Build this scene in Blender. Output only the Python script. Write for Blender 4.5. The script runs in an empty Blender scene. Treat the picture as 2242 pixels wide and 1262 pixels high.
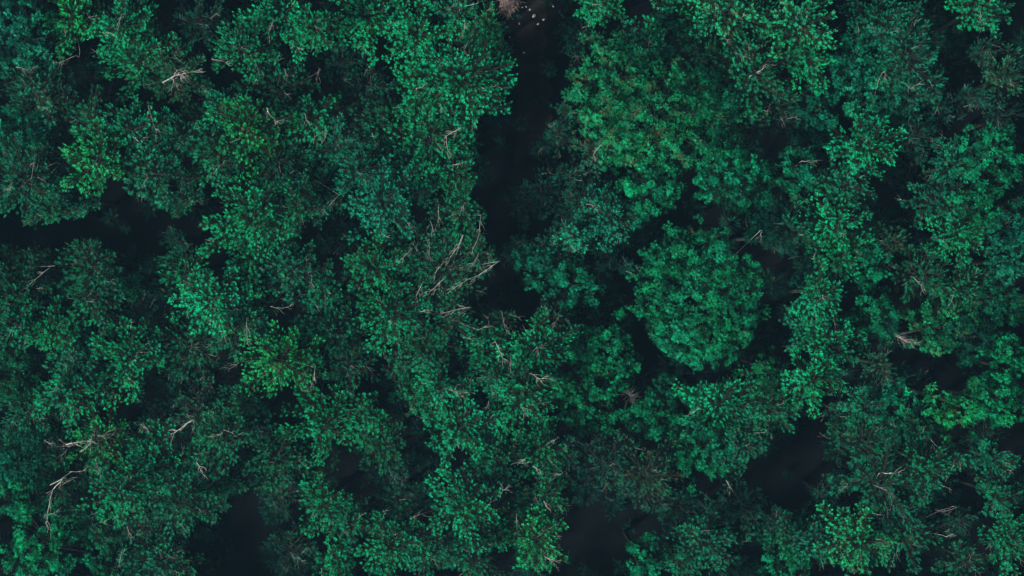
import bpy, math, random
import numpy as np
from mathutils import Vector

# ------------------------------------------------------------------ camera, sky, sun, exposure
sc = bpy.context.scene
CAM_Z, F = 122.0, 4000.0          # a photo pixel is about 2.7 cm at canopy height
cd = bpy.data.cameras.new('camera'); cam = bpy.data.objects.new('camera', cd)
sc.collection.objects.link(cam); sc.camera = cam
cam.location = (0, 0, CAM_Z); cam.rotation_euler = (0, 0, 0)
cd.sensor_width = 36; cd.lens = 36.0*F/2242; cd.clip_end = 2000

SUN_EL, SUN_AZ = math.radians(43), math.radians(232)     # azimuth clockwise from +Y
w = bpy.data.worlds.new('World'); sc.world = w; w.use_nodes = True
nt = w.node_tree; bg = nt.nodes['Background']
sky = nt.nodes.new('ShaderNodeTexSky'); sky.sky_type = 'NISHITA'; sky.sun_disc = False
sky.sun_elevation = SUN_EL; sky.sun_rotation = SUN_AZ
nt.links.new(sky.outputs[0], bg.inputs[0]); bg.inputs[1].default_value = 0.052
sd = bpy.data.lights.new('sun', 'SUN'); sd.energy = 4.6; sd.angle = math.radians(7); sd.color = (1, .96, .9)
sun = bpy.data.objects.new('sun', sd); sc.collection.objects.link(sun)
sdir = Vector((math.sin(SUN_AZ)*math.cos(SUN_EL), math.cos(SUN_AZ)*math.cos(SUN_EL), math.sin(SUN_EL)))
sun.rotation_euler = sdir.to_track_quat('Z', 'Y').to_euler(); sun.location = (0, 0, 90)
vs = sc.view_settings; vs.view_transform = 'Standard'; vs.look = 'None'; vs.gamma = 1; vs.exposure = 0.94

rng = np.random.default_rng(7); random.seed(7)
COL = sc.collection

def at(px, py, z):
    d = (CAM_Z - z) / F
    return ((px - 1121) * d, (631 - py) * d, z)

# ------------------------------------------------------------------ materials
def newmat(name):
    m = bpy.data.materials.new(name); m.use_nodes = True
    n = m.node_tree; n.nodes.clear(); return m, n.nodes, n.links

def leaf_mat():
    m, N, L = newmat('pine_needles')
    out = N.new('ShaderNodeOutputMaterial')
    oi = N.new('ShaderNodeObjectInfo')
    at1 = N.new('ShaderNodeAttribute'); at1.attribute_name = 'tone'
    at2 = N.new('ShaderNodeAttribute'); at2.attribute_name = 'dry'
    ns = N.new('ShaderNodeTexNoise'); ns.inputs['Scale'].default_value = .55; ns.inputs['Detail'].default_value = 3
    geo = N.new('ShaderNodeNewGeometry'); L.new(geo.outputs['Position'], ns.inputs['Vector'])
    hs = N.new('ShaderNodeHueSaturation')
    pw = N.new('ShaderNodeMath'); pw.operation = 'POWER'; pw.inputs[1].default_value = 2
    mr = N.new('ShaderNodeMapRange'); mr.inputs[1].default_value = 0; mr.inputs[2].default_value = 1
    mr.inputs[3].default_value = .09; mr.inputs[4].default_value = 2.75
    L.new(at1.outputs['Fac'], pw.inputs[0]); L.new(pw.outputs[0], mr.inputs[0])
    mr2 = N.new('ShaderNodeMapRange'); mr2.inputs[1].default_value = .35; mr2.inputs[2].default_value = .65
    mr2.inputs[3].default_value = .491; mr2.inputs[4].default_value = .509
    L.new(ns.outputs['Fac'], mr2.inputs[0]); L.new(mr2.outputs[0], hs.inputs['Hue'])
    L.new(mr.outputs[0], hs.inputs['Value']); L.new(oi.outputs['Color'], hs.inputs['Color'])
    mix = N.new('ShaderNodeMix'); mix.data_type = 'RGBA'
    L.new(at2.outputs['Fac'], mix.inputs['Factor']); L.new(hs.outputs[0], mix.inputs['A'])
    mix.inputs['B'].default_value = (.13, .125, .05, 1)
    df = N.new('ShaderNodeBsdfPrincipled'); df.inputs['Roughness'].default_value = .5
    df.inputs['Specular IOR Level'].default_value = .05
    tr = N.new('ShaderNodeBsdfTranslucent')
    L.new(mix.outputs['Result'], df.inputs['Base Color']); L.new(mix.outputs['Result'], tr.inputs['Color'])
    ms = N.new('ShaderNodeMixShader'); ms.inputs[0].default_value = .14
    L.new(df.outputs[0], ms.inputs[1]); L.new(tr.outputs[0], ms.inputs[2]); L.new(ms.outputs[0], out.inputs[0])
    return m

def noise_mat(name, c1, c2, scale, rough=.85, bump=.3, detail=6, c3=None, spec=.2):
    m, N, L = newmat(name)
    out = N.new('ShaderNodeOutputMaterial'); b = N.new('ShaderNodeBsdfPrincipled')
    tc = N.new('ShaderNodeTexCoord')
    ns = N.new('ShaderNodeTexNoise'); ns.inputs['Scale'].default_value = scale; ns.inputs['Detail'].default_value = detail
    L.new(tc.outputs['Object'], ns.inputs['Vector'])
    cr = N.new('ShaderNodeValToRGB'); cr.color_ramp.elements[0].position = .35; cr.color_ramp.elements[1].position = .66
    cr.color_ramp.elements[0].color = (*c1, 1); cr.color_ramp.elements[1].color = (*c2, 1)
    if c3:
        e = cr.color_ramp.elements.new(.75); e.color = (*c3, 1)
    L.new(ns.outputs['Fac'], cr.inputs[0]); L.new(cr.outputs[0], b.inputs['Base Color'])
    b.inputs['Roughness'].default_value = rough; b.inputs['Specular IOR Level'].default_value = spec
    bp = N.new('ShaderNodeBump'); bp.inputs['Strength'].default_value = bump; bp.inputs['Distance'].default_value = .05
    ns2 = N.new('ShaderNodeTexNoise'); ns2.inputs['Scale'].default_value = scale*6; ns2.inputs['Detail'].default_value = 4
    L.new(tc.outputs['Object'], ns2.inputs['Vector']); L.new(ns2.outputs['Fac'], bp.inputs['Height'])
    L.new(bp.outputs[0], b.inputs['Normal']); L.new(b.outputs[0], out.inputs[0])
    return m

M_LEAF = leaf_mat()
M_BARK = noise_mat('pine_bark', (.007, .010, .007), (.020, .022, .016), 3)
M_PALE = noise_mat('weathered_branch', (.19, .19, .17), (.42, .41, .37), 5)
M_DEAD = noise_mat('dead_brush', (.22, .16, .14), (.42, .31, .28), 4)
M_STONE = noise_mat('pale_stone', (.35, .33, .30), (.55, .52, .48), 5)

# ------------------------------------------------------------------ mesh helpers
def np_mesh(name, V, T, mat, tone=None, dry=None):
    """triangle mesh from arrays"""
    me = bpy.data.meshes.new(name)
    n = len(T)
    me.vertices.add(len(V)); me.vertices.foreach_set('co', np.ascontiguousarray(V, np.float32).ravel())
    me.loops.add(n*3); me.loops.foreach_set('vertex_index', np.ascontiguousarray(T, np.int32).ravel())
    me.polygons.add(n); me.polygons.foreach_set('loop_start', np.arange(0, n*3, 3, dtype=np.int32))
    me.update(calc_edges=True)
    for nm, arr in (('tone', tone), ('dry', dry)):
        if arr is not None:
            a = me.attributes.new(nm, 'FLOAT', 'FACE'); a.data.foreach_set('value', arr.astype(np.float32))
    me.materials.append(mat)
    return me

class Tubes:
    def __init__(s): s.V = []; s.T = []; s.n = 0
    def add(s, pts, rads, k=5):
        pts = [Vector(p) for p in pts]; rings = []
        up = Vector((.3, .2, .93))
        for i, p in enumerate(pts):
            a = pts[max(i-1, 0)]; b = pts[min(i+1, len(pts)-1)]
            d = (b-a); d = d.normalized() if d.length > 1e-9 else Vector((0, 0, 1))
            u = d.cross(up)
            if u.length < .15: u = d.cross(Vector((1, 0, 0)))
            u.normalize(); v = d.cross(u)
            base = s.n
            for j in range(k):
                t = 2*math.pi*j/k
                q = p + (u*math.cos(t)+v*math.sin(t))*rads[i]
                s.V.append((q.x, q.y, q.z))
            s.n += k; rings.append(base)
        for r0, r1 in zip(rings, rings[1:]):
            for j in range(k):
                j2 = (j+1) % k
                s.T.append((r0+j, r0+j2, r1+j2)); s.T.append((r0+j, r1+j2, r1+j))
        for r, fl in ((rings[0], 1), (rings[-1], 0)):
            for j in range(1, k-1):
                s.T.append((r, r+j+1, r+j) if fl else (r, r+j, r+j+1))
    def mesh(s, name, mat):
        return np_mesh(name, np.array(s.V), np.array(s.T), mat)

# rosettes of needles: the shoot tips seen all over the canopy, pointing along +Z
def tuft_template(r, nb, L, W, spread, ax=.13):
    V = []; T = []
    for i in range(nb):
        a = 2*math.pi*i*.382 + r.uniform(-.3, .3)
        f = i/nb
        el = math.radians(spread[0]+(spread[1]-spread[0])*f + r.uniform(-9, 9))   # angle off the axis
        b0 = np.array([0, 0, .03 - ax*f])
        d = np.array([math.cos(a)*math.sin(el), math.sin(a)*math.sin(el), math.cos(el)])
        side = np.array([-math.sin(a), math.cos(a), 0]) + r.uniform(-.4, .4)*np.array([0, 0, 1.])
        l = L*r.uniform(.8, 1.15)
        m = b0 + d*l*.55
        k = len(V)
        V += [b0, m+side*W*.5, b0+d*l, m-side*W*.5]
        T += [(k, k+1, k+2), (k, k+2, k+3)]
    return np.array(V), np.array(T)
TP = {
 'A': [tuft_template(rng, 20, .165, .032, (6, 78), .26) for _ in range(5)],
 'B': [tuft_template(rng, 16, .19, .032, (8, 88)) for _ in range(5)],
 'C': [tuft_template(rng, 18, .23, .022, (6, 60), .34) for _ in range(5)],
}

def build_tufts(P, D, S, kind, r, tone, dry):
    """P positions, D directions, S sizes -> one crown mesh's arrays"""
    P = np.array(P); D = np.array(D); S = np.array(S); n = len(P)
    D = D/np.linalg.norm(D, axis=1)[:, None]
    ref = r.normal(size=(n, 3)); U = np.cross(D, ref); U /= np.linalg.norm(U, axis=1)[:, None]; W = np.cross(D, U)
    which = r.integers(0, 5, n); Vs = []; Ts = []; tn = []; dr = []; off = 0
    for k in range(5):
        idx = np.where(which == k)[0]
        if len(idx) == 0: continue
        tv, tt = TP[kind][k]
        v = (tv[None, :, 0, None]*U[idx, None, :] + tv[None, :, 1, None]*W[idx, None, :] + tv[None, :, 2, None]*D[idx, None, :])
        v = v*S[idx, None, None] + P[idx, None, :]
        Vs.append(v.reshape(-1, 3))
        t = tt[None] + (np.arange(len(idx))*len(tv))[:, None, None] + off
        Ts.append(t.reshape(-1, 3)); off += len(idx)*len(tv)
        tn.append(np.clip(np.repeat(tone[idx], len(tt)) + r.normal(0, .07, len(idx)*len(tt)), 0, 1)); dr.append(np.repeat(dry[idx], len(tt)))
    return np.concatenate(Vs), np.concatenate(Ts), np.concatenate(tn), np.concatenate(dr)

# clearings of the forest (outlines in photo pixels): crowns beside them grow one-sided and leave them open
CLEAR = [
 [(1100,-40),(1098,100),(1128,150),(1126,220),(1110,245),(1090,282),(1035,300),(1025,330),(1060,370),(1035,400),(1030,430),(1060,470),(1075,520),(1092,578),(1060,600),(1075,640),(1065,682),(1168,700),(1160,660),(1140,610),(1100,560),(1110,500),(1120,420),(1165,350),(1190,300),(1243,262),(1243,130),(1230,40),(1235,-40)],
 [(20,507),(60,500),(110,487),(130,462),(160,478),(182,472),(205,452),(290,432),(340,445),(385,480),(402,450),(430,450),(445,500),(400,545),(340,560),(330,600),(270,620),(255,570),(235,535),(170,525),(130,552),(60,540),(20,560)],
 [(1262,1300),(1240,1150),(1252,1090),(1300,1065),(1350,1070),(1370,1105),(1440,1125),(1450,1170),(1375,1190),(1362,1300)],
 [(1665,1060),(1680,990),(1720,945),(1770,960),(1775,1010),(1800,1050),(1780,1080),(1740,1130),(1680,1100)],
 [(1835,650),(1880,620),(1892,650),(1850,690)],
 [(1930,762),(1965,742),(2000,757),(2050,782),(2110,772),(2120,850),(2080,862),(2000,850),(1950,820)],
 [(500,1105),(540,1080),(590,1110),(575,1180),(560,1300),(510,1300),(500,1180)],
 [(1345,560),(1388,520),(1402,560),(1385,640),(1390,700),(1420,742),(1350,690),(1320,660)],
 [(1490,402),(1530,402),(1540,450),(1505,480),(1470,490)],
 [(2085,60),(2150,70),(2140,200),(2080,220),(2060,170)],
 [(1590,495),(1652,495),(1642,560),(1618,588),(1606,560)],
 [(165,130),(220,130),(230,180),(180,190)],
]
def inside(x, y, poly):
    c = False; j = len(poly)-1
    for i in range(len(poly)):
        xi, yi = poly[i]; xj, yj = poly[j]
        if (yi > y) != (yj > y) and x < (xj-xi)*(y-yi)/(yj-yi)+xi: c = not c
        j = i
    return c
BOX = [(min(p[0] for p in q), min(p[1] for p in q), max(p[0] for p in q), max(p[1] for p in q), q) for q in CLEAR]
def blocked(x, y, z, big=False):
    k = F/(CAM_Z-z); px = x*k+1121; py = 631-y*k
    if not big and ((px-1538)/182)**2 + ((py-645)/200)**2 < 1: return True
    return any(a < px < c and b < py < d and inside(px, py, q) for a, b, c, d, q in BOX)

def outline(r, n=5):
    ph = r.uniform(0, 6.28, n); am = r.uniform(.04, .13, n)
    return lambda a: 1 + sum(am[i]*math.sin((i+2)*a+ph[i]) for i in range(n))

# ------------------------------------------------------------------ crowns
def crown_branching(R, D, H, kind, r, dens, org=None):
    """tiers of limbs with side shoots carrying needle rosettes (local coords, base at 0)"""
    tub = Tubes(); P = []; Dr = []; S = []; bt = []
    ol = outline(r); lean = r.uniform(-.25, .25, 2)*R*.4
    nL = int((11 + R*6.5)*(1 if kind != 'C' else .85))
    step = (.145 if kind == 'A' else .17)/dens
    a = r.uniform(0, 6.28)
    for i in range(nL):
        t = ((i+.5)/nL)**.8
        a += 2.4 + r.uniform(-.35, .35)
        prof = max(.16, (1 - t**2.6)**.5)
        ln = R*prof*ol(a)*r.uniform(.78, 1.08)
        z0 = H - D*(1-t)*.95 - .4
        rise = r.uniform(.05, .3) + .35*t
        sx, sy = lean[0]*t, lean[1]*t
        bend = r.uniform(-.5, .5)
        def pt(s):
            aa = a + bend*s*s*.6
            return np.array([sx+math.cos(aa)*ln*s, sy+math.sin(aa)*ln*s, z0 + ln*(rise*s*.5 + .28*s*s)])
        if org is not None:
            for _ in range(6):
                e = pt(.97)
                if not blocked(e[0]+org[0], e[1]+org[1], e[2]): break
                ln *= .84
        tub.add([pt(s) for s in (0, .3, .6, .85, 1)], [.03+.01*ln, .032, .022, .014, .007], 4)
        s = .1 if kind != 'C' else .22
        side = 1
        btone = r.normal(.5, .16)
        while s < 1.0:
            p = pt(s); q = pt(min(s+.05, 1.05)); fw = q-p; fw /= np.linalg.norm(fw)
            lt = np.array([-fw[1], fw[0], 0]); lt /= np.linalg.norm(lt)+1e-9
            ang = r.uniform(.55, 1.1)
            bl = (.18 + .42*R*.38*(1-.55*s))*r.uniform(.6, 1.2)
            bd = fw*math.cos(ang) + side*lt*math.sin(ang) + np.array([0, 0, r.uniform(-.05, .35)])
            bd /= np.linalg.norm(bd)
            m = max(1, int(bl/(.17/dens)+.5))
            tub.add([p, p+bd*bl*.5+np.array([0, 0, -.02]), p+bd*bl], [.017, .012, .006], 3)
            for j in range(m):
                f = (j+1)/m
                c = p + bd*bl*f + r.normal(0, .075, 3)
                c[2] += f*f*bl*.25
                tip = j == m-1
                if not tip: c[2] -= r.uniform(.02, .22)
                P.append(c); dd = bd*.75 + fw*.35 + np.array([0, 0, .62]) + r.normal(0, .2, 3)
                Dr.append(dd); S.append(r.uniform(.46, .82) if tip else r.uniform(.5, .85)); bt.append(btone + (.32 if tip else -.34))  # older inner needles toned darker, also painting the shade between the tips
            side = -side; s += step/ln*r.uniform(.7, 1.3)*.62
        P.append(pt(1.0)); Dr.append(fw+np.array([0, 0, .6])); S.append(1.15); bt.append(btone+.3)
    # leader
    for _ in range(10):
        P.append(np.array([lean[0], lean[1], H-.4]) + r.normal(0, .28, 3)); Dr.append(np.array([0, 0, 1.])+r.normal(0, .3, 3)); S.append(1.); bt.append(.6)
    return tub, P, Dr, S, bt, lean

def crown_lobed(R, D, H, r, dens, big=False, org=None):
    """a domed crown whose needles stand in curled, worm-like lobes"""
    tub = Tubes(); P = []; Dr = []; S = []; bt = []
    ol = outline(r, 5); lean = (0, 0) if big else r.uniform(-.15, .15, 2)*R
    n = int(R*R*(10 if not big else 13)*dens)+7
    def dome(x, y):
        f = min(1.0, math.hypot(x, y)/R)
        return H - D*(1-math.sqrt(max(0, 1-f**2.4)))*.95 - .45
    for i in range(n):
        f = math.sqrt((i+.5)/n); a = i*2.39996 + r.uniform(-.35, .35)
        o = ol(a) if not big else (1+(ol(a)-1)*.26)
        rad = f*R*o*r.uniform(.92, 1.03)
        cx, cy = math.cos(a)*rad, math.sin(a)*rad*(1 if not big else 1.1)
        if org is not None and blocked(cx+org[0], cy+org[1], dome(cx, cy), big): continue
        dz = r.uniform(-.8, .2) if not big else r.uniform(-.4, .15) + .34*math.sin(cx*2.1+1+cy*.7)*math.cos(cy*1.9)
        lr = r.uniform(.20, .36); Lw = r.uniform(.25, .75) ; th = r.uniform(0, 6.28); cv = r.uniform(-3.2, 3.2)
        tl = r.normal(.5, .13)
        x, y = cx, cy; m = max(2, int(Lw/.09)); pz = None
        for k in range(m):
            x += math.cos(th)*.09; y += math.sin(th)*.09; th += cv*.09*2
            z = dome(x, y)+dz+.05*math.sin(k*.9)
            nrm = np.array([x, y, 0])/max(R, .1)*.55 + np.array([0, 0, 1.]); nrm /= np.linalg.norm(nrm)
            for q in range(4):
                sdv = np.array([-math.sin(th), math.cos(th), 0])
                w_ = r.uniform(-1.35, 1.35); d = nrm*math.cos(w_) + sdv*math.sin(w_)
                P.append(np.array([x, y, z]) + d*lr*r.uniform(.75, 1.0)); Dr.append(d + np.array([0, 0, .25]) + r.normal(0, .22, 3))
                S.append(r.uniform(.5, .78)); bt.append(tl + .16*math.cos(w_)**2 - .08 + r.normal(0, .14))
        if i % 4 == 0:
            b = (lean[0]*.5, lean[1]*.5, H-D*1.1-.4); c = (cx, cy, dome(cx, cy)+dz-.1)
            tub.add([b, ((b[0]+c[0])*.6, (b[1]+c[1])*.6, b[2]*.4+c[2]*.6-.4), c], [.045, .028, .012], 4)
    # older foliage under the lobes closes the crown, shade painted in by darker tone
    for i in range(int(R*R*(26 if not big else 60))):
        f = math.sqrt(r.uniform(0, .93)); a = r.uniform(0, 6.28); x, y = math.cos(a)*f*R*(ol(a) if not big else 1)*.96, math.sin(a)*f*R*(ol(a) if not big else 1.1)*.96
        if org is not None and blocked(x+org[0], y+org[1], dome(x, y), big): continue
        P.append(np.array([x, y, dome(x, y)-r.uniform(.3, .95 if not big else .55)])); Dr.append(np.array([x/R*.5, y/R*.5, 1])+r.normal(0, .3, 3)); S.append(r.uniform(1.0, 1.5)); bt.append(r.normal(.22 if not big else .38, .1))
    return tub, P, Dr, S, bt, lean

TONES = {
 'e': (.002, .165, .066), 'b': (.002, .215, .086), 'y': (.006, .215, .064), 'm': (.003, .105, .048),
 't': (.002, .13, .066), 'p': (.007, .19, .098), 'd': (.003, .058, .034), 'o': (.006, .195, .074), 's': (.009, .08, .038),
}
DRY = {'o': .09, 'y': .03, 's': .05, 'm': .02}

def tree(px, py, rpx, H, kind, tone, label, group='pines of the forest canopy', spec=None):
    seed = int(px*131+py*17) % 100000; r = np.random.default_rng(seed)
    H0 = H; H = H*.72 + (r.uniform(-2.3, 1.3) if 15 < H < 22 else 0)
    big = kind == 'G'
    d = (CAM_Z - H)/F
    R = rpx*d*(1.2 if not big else 1.0)
    D = R*(r.uniform(1.15, 1.7) if kind in 'AC' else r.uniform(.8, 1.1))
    if big: D = R*.52
    x, y, _ = at(px, py, H - D*.35)
    root = bpy.data.objects.new('pine_tree' if not big else 'round_crowned_tree', None); COL.objects.link(root)
    root.location = (x, y, 0); root.empty_display_size = .5
    root['label'] = label; root['category'] = 'tree'; root['group'] = group
    if kind in 'AC': tub, P, Dr, S, bt, lean = crown_branching(R, D, H, kind, r, 1.0 if kind == 'A' else .85, (x, y))
    else: tub, P, Dr, S, bt, lean = crown_lobed(R, D, H, r, 1.0, big, (x, y))
    tk = {'A': 'A', 'B': 'B', 'C': 'C', 'G': 'B'}[kind]
    n = len(P); tn = np.clip(np.array(bt) + r.normal(0, .1, n), 0, 1)
    pd = DRY.get(tone, .004) if not big else .006
    # dead brown shoots come in little groups
    A = np.array(P); dn = np.sin(A[:, 0]*2.3+seed)*np.sin(A[:, 1]*2.1+seed*.7) + r.normal(0, .5, n)
    dry = (dn > np.quantile(dn, 1-pd)).astype(float)*r.uniform(.25, .75, n)
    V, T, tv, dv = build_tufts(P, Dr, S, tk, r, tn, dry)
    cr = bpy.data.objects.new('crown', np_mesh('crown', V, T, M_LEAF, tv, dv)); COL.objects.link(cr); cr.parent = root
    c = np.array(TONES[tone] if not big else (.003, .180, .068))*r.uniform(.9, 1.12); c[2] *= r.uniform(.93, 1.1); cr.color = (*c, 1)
    if kind in 'AC':
        tw = Tubes(); ok = [i for i in range(n) if P[i][2] > H-D*.65-.4]
        for q in range(int(3 + R*2.2) if ok else 0):
            p = np.array(P[ok[int(r.integers(0, len(ok)))]]); out = np.array([p[0], p[1], 0]); out /= np.linalg.norm(out)+1e-6
            dv_ = out*r.uniform(.3, 1) + r.normal(0, .45, 3); dv_[2] = r.uniform(-.05, .25); dv_ /= np.linalg.norm(dv_); l = r.uniform(.3, .95); k_ = r.normal(0, .09, 3)
            p = p + np.array([0, 0, .1]) - dv_*l*.3; w_ = r.uniform(.005, .0095)
            tw.add([p, p+dv_*l*.5+k_, p+dv_*l+k_*.4], [w_, w_*.8, w_*.4], 3)
            sd2 = np.array([-dv_[1], dv_[0], .1])*r.choice([-1, 1])
            tw.add([p+dv_*l*.5+k_, p+dv_*l*.65+k_+sd2*l*.2, p+dv_*l*.9+k_+sd2*l*.3], [w_*.7, w_*.5, w_*.3], 3)
    # trunk with its limbs
    k = r.uniform(-.25, .25, 2); tr = .06 + .006*H
    tub.add([(0, 0, -.2), (k[0]*.4, k[1]*.4, H*.3), (lean[0]*.3+k[0]*.5, lean[1]*.3+k[1]*.5, H*.6), (lean[0]*.5, lean[1]*.5, H-D), (lean[0], lean[1], H-.5)],
            [tr*1.25, tr, tr*.85, tr*.6, .04], 8)
    nb = len(tub.T)
    if kind in 'AC' and tw.V:
        tub.T += [(a_+tub.n, b_+tub.n, c_+tub.n) for a_, b_, c_ in tw.T]; tub.V += tw.V
    tm = tub.mesh('trunk', M_BARK); tm.materials.append(M_PALE)
    mi = np.zeros(len(tub.T), np.int32); mi[nb:] = 1; tm.polygons.foreach_set('material_index', mi)
    to = bpy.data.objects.new('trunk', tm); COL.objects.link(to); to.parent = root
    root['_c'] = [x, y, H, R]
    ww = V[::3] + np.array([x, y, 0]); dd_ = F/(CAM_Z-ww[:, 2])
    TREES.append((px, py, rpx, H0, root, ww[:, 0]*dd_+1121, 631-ww[:, 1]*dd_, ww[:, 2]))
    return root
TREES = []

exec_rows = []
def rows(s):
    for ln in s.strip().splitlines():
        a, lab = ln.split('|'); f = a.split()
        exec_rows.append((float(f[0]), float(f[1]), float(f[2]), float(f[3]), f[4], f[5], lab.strip()))

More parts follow.
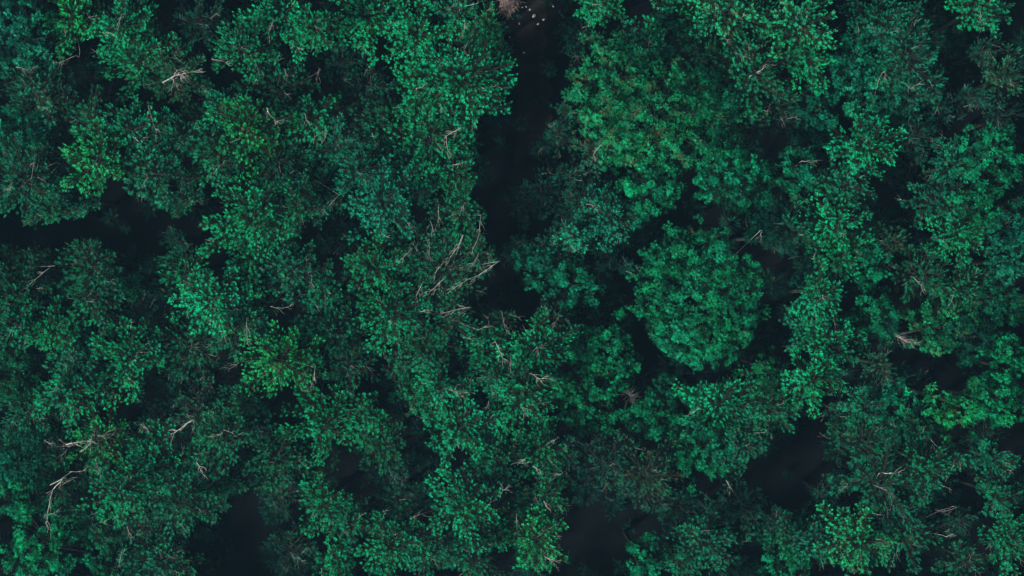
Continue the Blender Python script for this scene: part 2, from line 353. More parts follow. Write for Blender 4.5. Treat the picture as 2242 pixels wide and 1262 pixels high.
rows("""
28 80 78 18 B p|pale bluish soft-lobed pine filling the top left corner of the canopy
60 180 80 17 C m|thin fine-needled pine just below the pale bluish corner tree
100 225 60 15 C s|sparse brownish pine with bare twigs left of the small dark gap at upper left
152 42 66 19 A y|bright yellow-green pine at the top edge, next right of the bluish corner tree
265 55 78 19 A b|bright green pine on the top edge between the yellow-green pine and the thin dim one
300 135 85 18 A e|broad mid green pine directly above the tree with the big white branch
430 45 52 15 C d|thin dim pine at the top edge with a single upright pale twig
385 172 66 18 C s|half bare pine carrying the thickest white branch near the top left
620 40 82 19 A b|dense bright emerald pine on the top edge left of the dark hollow
530 105 68 18 A e|emerald pine with scattered small tufts and a long pale twig, upper left
610 190 70 16 C m|darker thin pine showing many bare twigs under the bright top edge pine
690 60 55 18 A e|green pine at the top edge touching the dark hollow's left side
745 130 45 12 C d|low dim pine deep in the dark hollow of the upper middle left
200 265 55 16 C m|upright narrow pine right below the small dark gap at upper left
212 350 72 19 A y|yellow-green glowing pine right of the brown earth patch on the left
38 300 60 16 B t|dark teal lobed pine at the left edge above the sharp pointed branches
58 395 84 18 A m|wide pine at the left edge with long branches pointing up and right
118 455 58 17 A m|pine fringe hanging over the upper left corner of the left clearing
296 290 66 17 A e|pine with a short forked white branch at its centre, upper left quarter
342 375 76 18 A m|pine with a Y shaped white twig over the middle of the left clearing's rim
400 300 56 16 C m|thin pine with a fan of pale twigs between the two white-twigged trees
395 440 50 17 C m|narrow pine tip poking down over the left clearing
180 430 50 17 A m|small pine lobe jutting into the left clearing from above
480 235 58 17 A t|teal pine right of the tall leaning bare twig, upper left quarter
540 285 74 18 A y|warm green pine with brownish tips in the middle of the upper left quarter
470 345 66 17 A m|mid green pine just below the warm green brownish tipped one
680 265 64 18 A e|pine with a star of fine white twigs left of the bright crown at the track
600 345 66 17 C m|dusky pine with curled bare twigs below the warm green one
740 330 60 17 C t|teal thin pine with a long curved pale branch, upper middle left
800 30 74 19 A b|bright green pine at the top edge just right of the dark hollow
910 75 76 20 A b|emerald pine with rounded tufts left of the yellowish twiggy pine on top
1062 62 58 18 C y|yellowish twiggy pine at the top edge beside the earth track
1000 30 46 19 C e|slim pine with white twigs squeezed at the top edge near the brush pile
1022 175 108 21 A b|brightest dense tufted pine bulging over the left side of the earth track
1100 110 40 13 C s|low brownish pine fringe leaning over the earth track
930 215 72 18 A e|emerald pine tucked behind the left shoulder of the brightest dense pine
800 190 60 13 C d|low dim pine in the dark hollow left of the brightest dense pine
840 285 74 17 A m|mid green pine two crowns left of the track, below the dark hollow
950 300 92 19 A e|broad pine with a forked white branch just below the brightest dense pine
790 375 66 17 A t|teal pine with a long pale twig leaning left, centre left
990 385 74 18 C e|pine reaching a pointed tip toward the black part of the track
885 400 78 18 A t|teal tufted pine in the middle of the dense stand left of the track
700 400 62 16 A m|shaded green pine above the large tufted pine left of centre
1268 75 54 12 C d|low spindly dark pine standing alone on the right bank of the track
1205 150 30 6 C d|tiny dim sapling on the bare earth of the track
1320 12 50 18 A e|small bright pine at the top edge right of the track
1400 108 66 17 A e|pine with a hooked white twig above the brown tipped crown
1335 180 84 21 B o|brown tipped lobed pine bulging toward the track from the right
1450 250 112 22.5 B o|largest brown tipped pine right of the track, tips like copper curls
1355 290 60 17 B o|lower left lobe-crowned pine under the brown tipped one, dark below
1550 220 70 18 B e|curly green pine right of the largest brown tipped one
1432 410 70 19.5 B b|bright curly pine right above the large round crown's upper left
1300 330 50 14 C s|thin brownish pine with bare hooks at the right edge of the dark track
1190 420 50 11 C d|low dark pine with one pale upright twig in the middle of the track
1250 385 36 11 C d|dim low pine with sagging branches right of the dark track
1590 48 112 19 A o|wide pine at the top edge peppered with straw coloured tips
1480 40 60 18 A e|green pine at the top edge left of the straw tipped one
1740 55 84 19 A o|straw and green speckled pine at the top edge, second right of the widest one
1640 160 92 18 A m|pine with a broken white stub in a dark hole, upper right
1780 135 56 18 A b|small bright tufted pine hanging over a dark gap, upper right
1925 50 76 17 A t|teal pine at the top edge left of the dark upper right gap
1990 120 88 18 C t|broad teal pine with lace-like rim beside the dark upper right gap
1880 130 50 15 B t|dim teal lobed pine left of the lace rimmed pine
1620 260 64 17 A m|shaded pine right of the curly green one, upper right
1700 235 58 16 C d|dull dark green pine between the bright tufted pine and the bluish lobes
1792 240 46 13 B t|bluish soft-lobed low pine in the upper right
1918 205 60 18 B p|pale silvery teal pine with the lightest curls, upper right
1985 215 50 15 C t|teal thin pine with an arching twig right of the silvery curls
1890 320 72 18 A b|bright green upright pine below the silvery teal one
1590 345 46 16 B e|small rounded puff-shaped pine right above the squat soft pine
1605 412 80 19 B b|squat soft-lobed pine directly above the large round crown
1745 372 46 16 B t|small teal pine with a curved white dead twig on its right
1690 395 36 12 B d|dark bluish low pine beside a tan dead spot, right of the squat soft pine
2145 15 58 18 A e|green pine at the top edge near the right corner with a hanging tassel
2205 165 52 15 C s|brownish green pine at the right edge below the top corner gap
2190 255 46 14 C d|dim pine at the right edge above the twin bright puffs
2180 338 60 18 B e|twin puffed bright pine at the right edge, upper third
2090 360 56 16 A t|teal tufted pine left of the twin puffed one
2010 300 50 13 C d|dark low pine in the gap right of the bright upright pine
2060 240 40 11 C d|faint grey-green low pine in the big dark gap, upper right
1850 410 60 17 A m|mid green pine under the bright upright one, right side
2150 110 45 12 C d|dim pine in the shade of the top right gap
2120 205 42 11 C d|very dim low pine in the shade left of the brownish edge pine
1780 310 42 11 B d|shadowed lobed pine under the bluish low one
30 640 66 17 A m|mid green pine at the left edge below the left clearing
68 585 50 15 C s|sparse pine with an arching twig at the lower left corner of the left clearing
200 580 70 16 C m|pine with twiggy top rim along the bottom of the left clearing
195 660 74 18 A m|layered pine with tufts in bands, below the left clearing
28 715 60 18 A e|bright teal green pine at the left edge, mid height
410 590 68 17 C e|fan shaped pine spreading to the left at the right end of the left clearing
455 665 74 18 A b|bright tufted pine below the fan shaped one
375 520 46 13 C d|dim pointed young pine standing in the left clearing's right end
552 470 88 19 A e|pine with big separate tufts, right of the left clearing
560 560 78 18 A e|tufted pine directly below the one with big separate tufts
655 455 62 17 A m|darker tufted pine left of the vertical gap, centre left
285 622 30 10 A b|tiny bright sapling alone in shade below the left clearing
315 680 46 12 C d|low dim pine under the tiny bright sapling
120 725 64 18 A e|bright fringed pine, second from the left edge below the left clearing
280 785 82 19 A b|brightest spreading pine in the lower left quarter
170 805 66 17 A m|pine with brown twigs, left neighbour of the brightest spreading one
20 820 56 15 B m|shadowed lobed pine at the left edge, lower third
532 690 54 17 A t|small pine around a bare forked sapling trunk, left of centre
640 595 74 18 A m|mid green pine with sprinkled tufts left of the vertical gap
705 640 48 17 A e|narrow upright tufted pine below the vertical gap, centre left
420 765 78 16 C m|shady pine with streaky needles between two bright pines, lower left
615 790 84 19 A y|yellowish bright pine with a short white twig, lower centre left
500 720 60 17 C m|thin pine with dangling tips left of the forked sapling
735 730 74 17 A m|green pine left of the tiny horizontal white stub
760 800 60 16 C m|feathery streaked pine under the horizontal white stub
845 445 80 18 A t|teal pine above the tree of long white branches
920 530 84 18 A m|pine with several thin upright twigs, left of the track's black middle
1010 470 66 18 A m|pine at the brink of the black track with pale arcing twigs
820 590 66 18 A e|bright beaded pine left of the long white branches
985 590 88 19 C m|thin crowned pine crossed by the longest curving white branches at centre
1040 560 46 18 C m|outermost pine tip pointing right across the black track
860 690 84 18 A e|dense green pine under the bright beaded one
990 700 66 17 C m|pine with one long horizontal bare branch just left of the track's end
930 770 60 17 A m|mid green pine below the long horizontal bare branch
760 520 40 11 C d|dark low pine inside the vertical gap left of centre
1170 770 72 18 A b|bright pine with a chalk white antler twig at bottom of the track
1060 770 54 16 A e|green pine with dead V twigs left of the antler twigged one
1100 700 42 14 C s|slender pine top with a wavy bare stem at the bottom end of the track
1255 625 44 16 B t|pale teal star-like pine in the shadowed hollow left of the round crown
1248 522 30 16 A p|small bright teal star shaped pine above the shadowed hollow
1325 480 66 16 A t|teal pine between the track and the large round crown
1180 590 46 14 B t|bluish tufted low pine at the right edge of the track's end
1370 585 36 11 C d|dim low pine just left of the large round crown
1270 450 46 12 C d|dim thin pine left above the teal one near the round crown
1272 768 38 16 B e|small ring shaped lobed pine left of the lower side of the round crown
1345 765 58 17 B b|bright knobbly pine at the lower left of the large round crown
1215 700 44 15 C s|thin pine with a slanting bare stick near the track's end
1300 700 46 11 B d|shaded lobed pine beneath the knobbly one
1650 515 40 16 A t|small teal pine at the upper right of the large round crown
1600 510 60 15 B m|dull soft crown peeping out behind the top of the large round crown
1735 500 54 16 C m|thin fan pine right of the large round crown's top
1820 480 70 18 A b|bright green pine with a warm twig cross, right of the round crown
1840 565 66 18 A e|bright green pine two crowns right of the large round one
1790 640 60 17 A e|green pine with a yellowish stub right of the round crown's middle
1765 715 50 16 A t|teal tufted pine close to the right of the round crown
1825 755 62 17 A e|large tufted pine at the left of the right side dark hole
1905 690 56 17 B e|curly pine curving round the right side dark hole
1898 570 46 18 B b|bright knobbly pine above the right side dark hole
1950 535 44 14 C s|thin radial pine like a starburst, right side
2050 440 58 17 A m|green pine with tufts, right side above mid height
2095 515 60 17 A e|mid green pine with a small brown centre, right side
2152 450 46 17 B e|horseshoe shaped lobed pine near the right edge
2215 490 44 17 B t|lobed pine with white glints at the right edge
2215 570 46 18 B p|pine with the whitest glints at the right edge, mid height
2020 600 58 16 C m|thin teal pine with a bare diagonal stick, right side
2105 640 60 17 A m|pine with dry twigs at its left rim, right side
2062 715 62 17 B o|brown flecked lobed pine above the lower right dark gap
2190 660 58 17 B m|green lobed pine at the right edge below the white glinting one
2205 800 64 18 B b|bright curled pine at the right edge, two thirds down
2140 740 48 15 B d|dim lobed pine left of the edge trees, two thirds down
1780 835 62 18 A b|bright pine at the lower left of the right side dark hole
1662 798 34 16 B y|small yellow-green puff just off the round crown's lower right
1700 850 50 15 A m|mid green pine below the small yellow-green puff
1930 800 44 14 C s|thin pine with one long pale twig in the lower right dark gap
1890 900 50 15 A t|teal pine left of the lower right dark gap
1955 895 60 17 B b|bright lobed pine below the lower right dark gap
1535 645 150 23 G e|very large dense round crown like a cauliflower, the biggest tree in view
60 900 66 17 A m|mid green pine at left edge, lower third, above the white branches
140 870 60 17 A e|bright streaky pine above the left white branches
225 960 76 18 C y|thin pine laced with forking white branches, lower left
100 980 58 16 A m|dull green pine left of the forking white branches
430 905 66 17 C s|thin brownish pine with the straight thick white limb, lower left
490 960 66 17 A m|pine with a hooked white twig right of the straight white limb
345 1020 80 18 A b|bright green pine in the middle of the lower left quarter
265 1080 72 18 A e|leafy pine right of the tall white snag, lower left
115 1060 62 16 C m|pine around the tall upright white snag, lower left
30 1000 50 16 B t|teal lobed pine at the left edge above the round puffs
18 1085 46 17 B b|rounded bright puff at the left edge, near the bottom
85 1205 78 18 B b|large curly bright pine in the bottom left corner
205 1150 60 16 A m|mid green pine right of the bottom left corner tree
300 1140 68 17 C s|warm green pine with dead hooks near the bottom left
400 1100 78 17 A m|pine with smooth shaded boughs left of the lower dark shaft
430 1000 56 17 C m|thin pine with a short white spear twig
350 1220 78 16 A m|pine at the bottom edge left of the lower dark shaft
250 1235 54 15 B m|soft dark lobed pine on the bottom edge near the left
600 1000 76 17 A m|loose dark tufted pine right of the lower dark shaft
530 880 54 16 A m|shaded pine right of the straight thick white limb
712 930 78 18 A b|bright round tufted pine in the lower middle left
800 920 46 16 A e|small tufted pine right of the bright round tufted one
610 1085 60 14 C d|dull low pine below the loose dark tufted one
705 1110 60 17 A e|bright yellowish tufted pine near the bottom, left of centre
640 1200 50 13 C d|dim low pine at the bottom, left of centre
845 1035 44 13 C d|dim pine with one mushroom-like tuft, lower middle
880 1090 50 14 C d|shaded pine with bare stems right of the yellowish tufted one
850 1200 74 18 A e|pine with a small forked white twig at the bottom, middle left
770 1150 50 15 A m|mid green pine between the yellowish tufted and the forked twig pines
740 1230 46 15 A e|pine on the bottom edge with green side light, middle left
960 850 60 17 A e|yellow lit pine with a nest of white twigs, lower middle
1005 940 82 18 A b|wide bright pine directly below the one with a nest of twigs
900 860 44 15 A m|small mid green pine left of the nest of twigs
1145 870 78 18 A e|bright pine with brown hooks left of the lower middle gap
1085 830 50 17 A m|pine crown between the nest of twigs and the antler twig
1020 1110 86 19 A b|dense beaded emerald pine near the bottom centre
1180 990 76 18 A e|pine covered in small white feather twigs, lower centre
1090 1010 52 17 A m|shaded pine left of the white feather twigs
1200 1085 60 17 C m|thin pine with fine horizontal twigs left of the bottom clearing
1170 1180 80 18 A y|yellow-green pine bordering the bottom clearing on its left
1030 1230 58 17 A m|mid green pine at the bottom edge left of the yellow-green one
935 1220 50 14 A m|dark pine at the bottom edge, centre left
1290 860 76 17 B e|broad lobed pine below the round crown, left side
1230 1000 50 15 C d|dim fringe pine right of the feather twigged one
1320 1015 62 15 C d|dim brownish pine overhanging the bottom clearing
1415 1040 76 16 C s|thin dark pine with starry twigs at the top right of the bottom clearing
1430 915 44 16 B e|bright narrow lobed pine under the round crown
1490 850 54 16 B m|shaded lobed pine directly beneath the round crown
1575 890 80 18 A b|bright speckled pine below the round crown's right half
1680 890 62 17 A m|mid green pine right of the bright speckled one
1540 985 64 17 B e|drooping lobed pine below the bright speckled one
1630 975 50 16 A m|small lobe of a pine left of the lower right dark pool
1625 1105 60 16 C m|thin curly pine lower right of the bottom clearing
1545 1190 66 17 A m|bright narrow pine near the bottom edge right of the bottom clearing
1480 1110 50 13 C d|dim pine in the shade right of the bottom clearing
1395 1222 56 18 B e|rounded tufts pine on the bottom edge right of the bottom clearing
1490 1235 44 16 A m|mid green pine on the bottom edge beside the rounded tufts
1890 970 84 18 C m|large streaky pine with radiating branches, lower right
1930 1060 82 18 C m|lower half-crown of pine with two pale limbs pointing right, lower right
1850 900 42 13 C d|dim thin pine above the large streaky one
1800 1080 40 11 C d|small dim pine in the dark pool, lower right
1790 1190 58 17 A m|tufted bright pine on the bottom edge, right side
1720 1240 46 16 B e|lobed pine on the bottom edge right of centre right
1875 1190 74 18 A o|pine with straw specks near the bottom, right side
1980 1170 76 17 A m|wide green pine at the bottom, right of the straw specked one
2035 1020 66 17 A m|mottled teal green pine right of the large streaky one
2000 930 50 15 A m|dark green pine between the lobed and the mottled ones
2095 880 54 18 B y|bright lobed pine with yellow tips, lower right
2190 880 56 17 B b|bright curly pine at the right edge, lower third
2175 1005 44 15 A t|small ring of tufts pine in the dark, right edge
2150 950 40 12 C d|dim pine in the dark gap at the right edge
2190 1090 46 16 A m|loose tufts pine at the right edge near the bottom
2210 1180 58 17 A e|bright loose pine in the bottom right corner
2110 1230 50 14 C m|thin pine with long stems at the bottom edge near the right corner
2100 1140 36 12 C d|small low pine with a white twig, lower right
1700 1150 44 11 C d|dim low pine below the dark pool, lower right
1215 290 44 10 C d|faint dark shrubby pine deep on the right bank of the track
1160 455 40 9 C d|low dim pine at the foot of the track beside the pale upright twig one
1235 240 34 9 C d|very faint low pine under the left rim of the brown tipped crown
1330 560 44 11 C d|dim low pine in the shadowed hollow left of the round crown's middle
1210 540 44 12 C d|dim teal low pine left of the small bright star shaped one
350 920 50 11 C d|dim low pine in the dark hollow left of the straight thick white limb
1560 1130 48 14 C d|dim pine between the drooping lobed and the thin curly pines
540 1010 44 12 C d|dim low pine at the head of the lower dark shaft
2040 180 44 12 C d|faint low pine in the right half of the dark upper right gap
880 800 44 13 C d|shaded low pine in the small hollow under the white stub
1140 270 30 6 C d|very faint low sapling in the black middle of the track
1180 330 34 7 C d|faint bluish sapling on the dark track, between the track's bank pines
1130 555 34 8 C d|dim sapling at the right edge of the track's narrow lower end
1250 455 34 9 C d|dim sapling on the right bank, just above the small bright star shaped pine
835 975 54 15 A m|shaded pine filling the hollow between the bright round tufted and the wide bright pines
470 1060 50 14 A m|shaded pine at the upper left rim of the lower dark shaft
1730 1180 48 14 A m|shaded pine directly below the dark pool, lower right
""")

for q in exec_rows: tree(*q)

# ------------------------------------------------------------------ ground
def ground():
    n = 160; ext = 110.0
    xs = np.linspace(-ext, ext, n); X, Y = np.meshgrid(xs, xs)
    Z = .18*np.sin(X*.21+1)*np.sin(Y*.17) + .07*np.sin(X*.9+Y*.4) + .04*np.sin(Y*1.3-X*.7) - .15
    V = np.stack([X, Y, Z], -1).reshape(-1, 3)
    i = np.arange(n-1); I, J = np.meshgrid(i, i); a = (J*n+I).ravel()
    T = np.concatenate([np.stack([a, a+1, a+n+1], 1), np.stack([a, a+n+1, a+n], 1)])
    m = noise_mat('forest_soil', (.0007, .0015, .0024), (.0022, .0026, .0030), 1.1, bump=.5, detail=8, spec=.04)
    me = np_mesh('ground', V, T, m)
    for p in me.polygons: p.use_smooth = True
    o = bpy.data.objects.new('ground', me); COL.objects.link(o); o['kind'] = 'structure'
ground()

def undergrowth():
    r = np.random.default_rng(5); P = []; D = []; S = []; tn = []
    for i in range(1000):
        px, py = r.uniform(-60, 2300), r.uniform(-60, 1320)
        op = any(inside(px, py, p) for p in CLEAR)
        if op and r.uniform() < .6: continue
        c = np.array(at(px, py, 1.0)); R = r.uniform(.5, 1.3)*(1 if not op else .7); h = r.uniform(.5, 5.0)*(1 if not op else .3)
        m = int(46*R*R)+6; t = r.normal(.4, .15)
        for k in range(m):
            d = r.normal(size=3); d[2] = abs(d[2]); d /= np.linalg.norm(d); q = r.uniform(.55, 1)
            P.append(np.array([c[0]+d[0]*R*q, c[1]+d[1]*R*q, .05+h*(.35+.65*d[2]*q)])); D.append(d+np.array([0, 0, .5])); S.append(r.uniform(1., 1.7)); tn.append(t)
    n = len(P)
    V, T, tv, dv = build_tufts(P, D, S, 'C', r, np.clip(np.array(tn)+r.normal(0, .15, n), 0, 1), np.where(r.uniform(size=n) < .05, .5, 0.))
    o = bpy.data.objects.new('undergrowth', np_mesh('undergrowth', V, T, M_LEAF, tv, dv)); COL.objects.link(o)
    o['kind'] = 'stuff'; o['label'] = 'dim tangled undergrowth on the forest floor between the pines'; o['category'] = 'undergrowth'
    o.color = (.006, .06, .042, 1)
undergrowth()

# ------------------------------------------------------------------ bare pale branches, each a part of the tree it grows on
M_TWIG = noise_mat('dry_twig', (.13, .10, .08), (.27, .22, .18), 5)
BR = """
356 181 381 167 401 162 435 155 /.05
381 150 401 157 /.03
375 172 385 184 /.03
391 163 406 174 /.025
224 72 241 72 256 82
268 30 256 55
599 43 587 77
505 94 517 117
463 129 495 137
324 231 334 264 344 291
291 299 304 311 /.035
304 311 321 299
584 236 590 251 604 266 /.028
666 247 674 268
712 283 712 301 704 314
622 150 629 169
699 150 692 172
498 350 482 363 467 383
329 378 323 390 311 410
316 374 323 388
25 393 25 406 18 421
77 338 69 391 50 403
124 356 90 371
35 147 67 153
167 122 130 139
1017 43 1017 64 1011 74
1028 85 1017 110
1008 3 986 17
1298 10 1317 10
1422 80 1419 107 /.03
1084 187 1099 194
911 194 924 192
1009 278 997 288 977 298 981 331 /.028
939 298 951 324
814 291 822 314
991 361 1011 360
961 217 967 237
1319 314 1299 338 1305 354
1642 167 1659 157 1686 142 /.035
1627 125 1638 125
1582 84 1596 90
1566 7 1568 23
1937 157 1937 175
1974 181 1994 194 2017 181
1756 353 1780 356 1788 366
2148 13 2146 43
1629 33 1636 37
114 582 60 627
679 577 682 620
540 698 542 754
528 679 512 677
592 671 612 677 635 671
689 808 688 835 /.03
742 427 712 457
525 793 502 808
1053 470 1048 517 1034 549
1014 514 1002 542 984 565 /.028
971 574 951 602 /.026
927 617 911 649
977 607 941 639 /.026
1048 554 1038 577 1024 591
1093 572 1051 601 1024 612 989 634 /.026
942 484 950 509
961 447 960 489
1018 443 1006 474
901 545 875 571
939 524 939 560
1031 673 997 679 964 688 /.026
850 704 861 705 /.05
921 683 937 678
1044 723 1071 714 1068 698
1084 748 1101 785 /.028
1188 753 1175 770 /.04
1178 761 1188 761
1161 818 1181 830 1202 828 /.026
1098 681 1106 721
1228 691 1211 711
1118 781 1118 815
1285 447 1315 457
1964 734 1977 746 2012 751
1966 738 1980 744 2004 742
1970 736 1984 749 2000 754
1669 504 1664 517
1840 484 1836 495
1928 527 1938 537
2087 647 2082 664
2000 607 2024 631
1780 567 1783 560
1800 645 1803 655 /.035
97 964 113 975
129 962 144 974
144 974 172 968 201 965 /.032
202 954 196 974 177 990 /.03
150 980 134 1000
214 955 234 954
423 919 402 933 381 949 /.055
408 907 418 920
493 940 484 951 468 957 /.035
430 1012 445 1040 /.028
209 1007 221 1041
152 1034 182 1032
139 1047 115 1074 104 1124 102 1148 /.034
104 1128 124 1122
164 1047 137 1062
219 1144 231 1143
308 930 328 947
281 1037 274 1054
278 1154 286 1174
268 1204 261 1234
1151 1004 1135 1016 /.032
1135 1012 1148 1016
1168 1022 1181 1030 /.028
1232 1037 1212 1042
1101 1074 1094 1089
1101 1074 1111 1069
1101 1074 1098 1062
1101 1074 1115 1075
1191 1098 1198 1113 /.03
1223 1149 1191 1163 /.026
1131 1127 1132 1161
1191 1218 1218 1238
1195 1220 1226 1234
852 1174 870 1169 /.026
897 1137 924 1126
1222 959 1195 975
977 850 1000 860 1011 867 /.03
987 846 970 856
1071 877 1068 890
1140 890 1148 904 /.028
1937 1037 1967 1035 /.03
1857 1061 1838 1076
1917 1064 1947 1076
1532 893 1512 908
1592 1054 1599 1074
2094 1112 2061 1121
1622 1134 1636 1131
2071 1176 2091 1169
"""
def bare_branches():
    for ln in BR.strip().splitlines():
        a, _, rr = ln.partition('/'); v = [float(q) for q in a.split()]; rad = float(rr)*.75 if rr else .0115
        pts = list(zip(v[::2], v[1::2]))
        mx = sum(p[0] for p in pts)/len(pts); my = sum(p[1] for p in pts)/len(pts)
        r = np.random.default_rng(int(mx*7+my))
        best = min(TREES, key=lambda t: math.hypot(t[0]-mx, t[1]-my)/t[2] - (t[3]-17)*.12)
        H = best[3]*.72; root = best[4]; L = root.location
        # it lies on top of the foliage found there
        def topz(qx, qy):
            best_ = [best[3]*.72-1.5]
            for t in TREES:
                if math.hypot(t[0]-qx, t[1]-qy) > t[2]*1.7+20: continue
                k = (np.abs(t[5]-qx) < 9) & (np.abs(t[6]-qy) < 9)
                if k.any(): best_.append(float(np.percentile(t[7][k], 78)))
            return max(best_)
        zs = [topz(*p) for p in pts]; zm = max(zs)
        W = [np.array(at(p[0], p[1], zm*.75+z*.25 + .05)) for p, z in zip(pts, zs)]
        # densify with a little wobble
        Q = []
        for i in range(len(W)-1):
            for k in range(3): Q.append(W[i]*(1-k/3)+W[i+1]*k/3 + r.normal(0, .02, 3)*(k > 0))
        Q.append(W[-1]); tub = Tubes(); n = len(Q); ox = np.array(L)
        tub.add([q-ox for q in Q], [rad*(1-.62*i/(n-1)) for i in range(n)], 5)
        ln_ = np.linalg.norm(Q[-1]-Q[0])
        for k in range(int(2 + ln_*4)):
            i = r.integers(1, n); d = Q[i]-Q[i-1]; d /= np.linalg.norm(d); sd_ = np.array([-d[1], d[0], 0])*r.choice([-1, 1])
            l = r.uniform(.18, .6)*(.75+rad*9); q = Q[i]-ox; u = r.uniform(.25, .6)
            e1 = q + d*l*.3 + sd_*l*u*.6 + np.array([0, 0, l*.1]); e2 = e1 + d*l*.4 + sd_*l*u*.35 + r.normal(0, .03, 3); e3 = e2 + d*l*.35 + r.normal(0, .05, 3)
            tub.add([q, e1, e2, e3], [rad*.5, rad*.4, rad*.28, rad*.15], 4)
            if l > .3: tub.add([e1, e1+d*l*.1-sd_*l*.22, e1+d*l*.3-sd_*l*.3+r.normal(0, .03, 3)], [rad*.28, rad*.22, rad*.12], 3)
        # the hidden foot joins it to the trunk
        foot = Q[0]-ox; tub.add([(0, 0, foot[2]-2.6), foot*np.array([.8, .8, 1])-np.array([0, 0, 1.5]), foot*np.array([1, 1, 1])-np.array([0, 0, .75]), foot-np.array([0, 0, .02])], [rad, rad, rad, rad*.95], 4)
        o = bpy.data.objects.new('bare_branch', tub.mesh('bare_branch', M_PALE)); COL.objects.link(o); o.parent = root
bare_branches()

def dead_things():
    r = np.random.default_rng(11)
    # heap of dead brush at the head of the track
    tub = Tubes(); cx, cy, _ = at(1113, 2, 1.6)
    for i in range(520):
        a = r.uniform(0, 6.28); q = math.sqrt(r.uniform(0, 1)); k_ = 1+.35*math.sin(3*a+1)+.2*math.sin(7*a); x, y = .5*q*k_*math.cos(a), .72*q*k_*math.sin(a); z = 1.5*(1-q*q*.7)*r.uniform(.3, 1)
        d = r.normal(size=3)*.12; d[2] = abs(d[2])*.8; e = np.array([x, y, z])
        tub.add([e, e+d+np.array([0, -.06, 0]), e+d*1.8+np.array([0, -.14, -.05])], [.014, .010, .005], 3)
    for i in range(9):
        a = i*.7; tub.add([(0, 0, -.05), (.2*math.cos(a), .25*math.sin(a), .6), (.42*math.cos(a), .55*math.sin(a), 1.3)], [.03, .022, .012], 4)
    o = bpy.data.objects.new('dead_bush', tub.mesh('dead_bush', M_DEAD)); COL.objects.link(o); o.location = (cx, cy, 0)
    o['label'] = 'pinkish grey dead bush at the head of the earth track, top edge'; o['category'] = 'bush'
    # dead sapling left of the round crown's foot
    tub = Tubes(); x, y, _ = at(1381, 868, 6.5); tub.add([(0, 0, -.1), (.05, 0, 3), (0, 0, 7.2)], [.06, .045, .012], 6)
    for i in range(34):
        a = r.uniform(0, 6.28); z = r.uniform(4.6, 7); l = r.uniform(.25, .75)*(1.3-(z-4.6)/4); c, s_ = math.cos(a), math.sin(a)
        tub.add([(0, 0, z), (c*l*.5, s_*l*.6, z+.15), (c*l, s_*l*1.3, z+.2+.2*r.uniform())], [.016, .012, .006], 4)
        b = a+r.choice([-.7, .7]); tub.add([(c*l*.5, s_*l*.6, z+.15), (c*l*.5+math.cos(b)*.22, s_*l*.6+math.sin(b)*.22, z+.3)], [.009, .005], 3)
    o = bpy.data.objects.new('dead_sapling', tub.mesh('dead_sapling', M_PALE)); COL.objects.link(o); o.location = (x, y, 0)
    o['label'] = 'small leafless pale sapling in the dark gap below left of the large round crown'; o['category'] = 'dead tree'
    # fallen stick on bare earth at the left
    tub = Tubes(); x, y, _ = at(146, 334, .0)
    tub.add([(-.45, .38, .06), (-.1, .1, .12), (.15, -.15, .1), (.42, -.4, .05)], [.03, .07, .06, .02], 6); tub.add([(-.1, .1, .12), (-.05, .35, .2), (-.3, .55, .22)], [.03, .02, .008], 4)
    o = bpy.data.objects.new('fallen_branch', tub.mesh('fallen_branch', M_TWIG)); COL.objects.link(o); o.location = (x, y, 0)
    o['label'] = 'grey fallen branch on brown earth in a small gap near the left edge'; o['category'] = 'branch'
    # pale stones and chips scattered on the track
    for px, py, s_, lab in [(1169, 35, .12, 'largest pale stone on the earth track, standing alone'), (1190, 43, .07, 'white chip of stone right of the largest pale stone on the track'),
        (1178, 53, .07, 'white curved chip just below the largest pale stone on the track'), (1137, 52, .06, 'dull pinkish pebble on the left half of the earth track'),
        (1152, 15, .06, 'pale pebble left of the pair at the top of the track'), (1144, 16, .05, 'small pale pebble nearest the dead bush'),
        (1160, 21, .06, 'pale pebble in the middle of the loose row at the top of the track'), (1134, 7, .05, 'pale pebble touching the dead bush side at the top edge'),
        (1211, 13, .07, 'thin white chip alone on the right side of the track top'), (1147, 116, .06, 'lone pale pebble low on the track beside the brightest pine'), (1116, 81, .05, 'tiny pebble at the left rim of the earth track')]:
        x, y, _ = at(px, py, .0); n = 10; V = []; T = []
        import bmesh
        bm = bmesh.new(); bmesh.ops.create_icosphere(bm, subdivisions=2, radius=1)
        for v in bm.verts:
            v.co *= r.uniform(.8, 1.15); v.co.x *= s_*1.3; v.co.y *= s_*.85; v.co.z *= s_*.6
        me = bpy.data.meshes.new('stone'); bm.to_mesh(me); bm.free(); me.materials.append(M_STONE)
        o = bpy.data.objects.new('stone', me); COL.objects.link(o); o.location = (x, y, .04+ground_z(x, y)); o.rotation_euler.z = r.uniform(0, 6)
        o['label'] = lab; o['category'] = 'stone'; o['group'] = 'pale stones on the earth track'
def ground_z(X, Y): return .18*math.sin(X*.21+1)*math.sin(Y*.17) + .07*math.sin(X*.9+Y*.4) + .04*math.sin(Y*1.3-X*.7) - .15
dead_things()

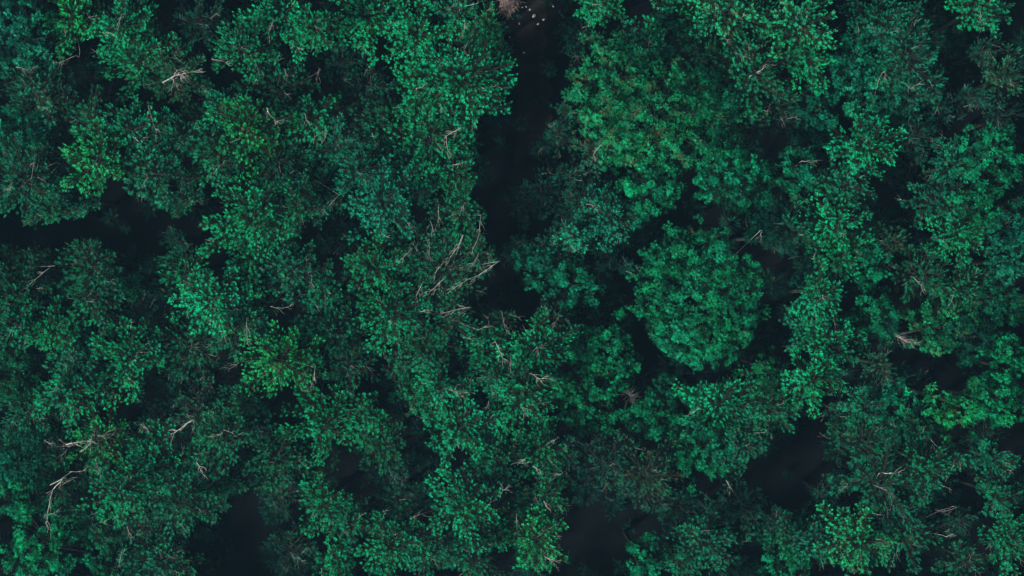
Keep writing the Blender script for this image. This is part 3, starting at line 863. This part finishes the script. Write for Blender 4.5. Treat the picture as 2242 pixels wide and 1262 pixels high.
# the forest goes on past the frame; it shades the edge trees and closes the view from a step aside
def beyond():
    r = np.random.default_rng(3); allV = []; allT = []; tn = []; dr = []; off = 0; tub = Tubes(); made = []
    for _try in range(2600):
        px, py = r.uniform(-480, 2720), r.uniform(-480, 1740)
        if len(made) >= 250: break
        if -85 < px < 2327 and -85 < py < 1347: continue
        if any(math.hypot(px-a, py-b) < 70 for a, b in made): continue
        made.append((px, py)); H = r.uniform(10.5, 13.5); R = r.uniform(1.9, 2.6); D = R*1.1
        _, P, Dr, S, bt, lean = crown_branching(R, D, H, 'A', r, .72)
        n = len(P); V, T, tv, dv = build_tufts(P, Dr, np.array(S)*1.5, 'A', r, np.clip(np.array(bt), 0, 1), np.zeros(n))
        x, y, _ = at(px, py, H-1); allV.append(V+np.array([x, y, 0])); allT.append(T+off); off += len(V); tn.append(tv); dr.append(dv)
        tub.add([(x, y, -.3), (x+.2, y, H*.5), (x, y, H-.6)], [.15, .12, .04], 6)
    o = bpy.data.objects.new('surrounding_forest', np_mesh('surrounding_forest', np.concatenate(allV), np.concatenate(allT), M_LEAF, np.concatenate(tn), np.concatenate(dr)))
    COL.objects.link(o); o['kind'] = 'stuff'; o['label'] = 'continuous pine forest running on past the picture edges'; o['category'] = 'forest'; o.color = (.004, .14, .062, 1)
    t = bpy.data.objects.new('trunks', tub.mesh('trunks', M_BARK)); COL.objects.link(t); t.parent = o; t['kind'] = 'stuff'
beyond()

def haze():
    import bmesh
    bm = bmesh.new(); bmesh.ops.create_cube(bm, size=1)
    z0, z1 = -1.6, 126.0
    for v in bm.verts: v.co = Vector((v.co.x*260, v.co.y*260, z0 if v.co.z < 0 else z1))
    me = bpy.data.meshes.new('haze'); bm.to_mesh(me); bm.free()
    m, N, L = newmat('haze_air'); out = N.new('ShaderNodeOutputMaterial'); pv = N.new('ShaderNodeVolumePrincipled')
    pv.inputs['Color'].default_value = (.32, .72, 1.0, 1); pv.inputs['Density'].default_value = HAZE; pv.inputs['Anisotropy'].default_value = .1
    L.new(pv.outputs[0], out.inputs['Volume']); me.materials.append(m)
    o = bpy.data.objects.new('haze', me); COL.objects.link(o); o['kind'] = 'stuff'
    o['label'] = 'thin blue haze added over the forest to lift its darkest tones'; o['category'] = 'haze'
HAZE = .00016  # thin volume added to lift the blacks towards navy
haze()

def path():
    # trampled bare earth at the head of the track
    V = []; T = []; r = np.random.default_rng(8); n = 26
    for i in range(n):
        py = -60 + i*20; mid = 1172 - 14*math.sin(i*.25) - (i/n)**2*50; hw = 52*(1-(i/n)**2*.5)
        for k, sx in enumerate((-1, -.5, 0, .5, 1)):
            x, y, _ = at(mid+sx*(hw+r.uniform(-7, 7)), py, 0); V.append((x, y, ground_z(x, y)+.03-(.05 if abs(sx) == 1 else 0)))
        if i:
            for k in range(4):
                a = (i-1)*5+k; T += [(a, a+5, a+6), (a, a+6, a+1)]
    o = bpy.data.objects.new('path', np_mesh('path', np.array(V), np.array(T), noise_mat('trampled_earth', (.003, .003, .0034), (.020, .016, .013), .9, bump=.6, detail=8, spec=.04)))
    COL.objects.link(o); o['kind'] = 'structure'
path()
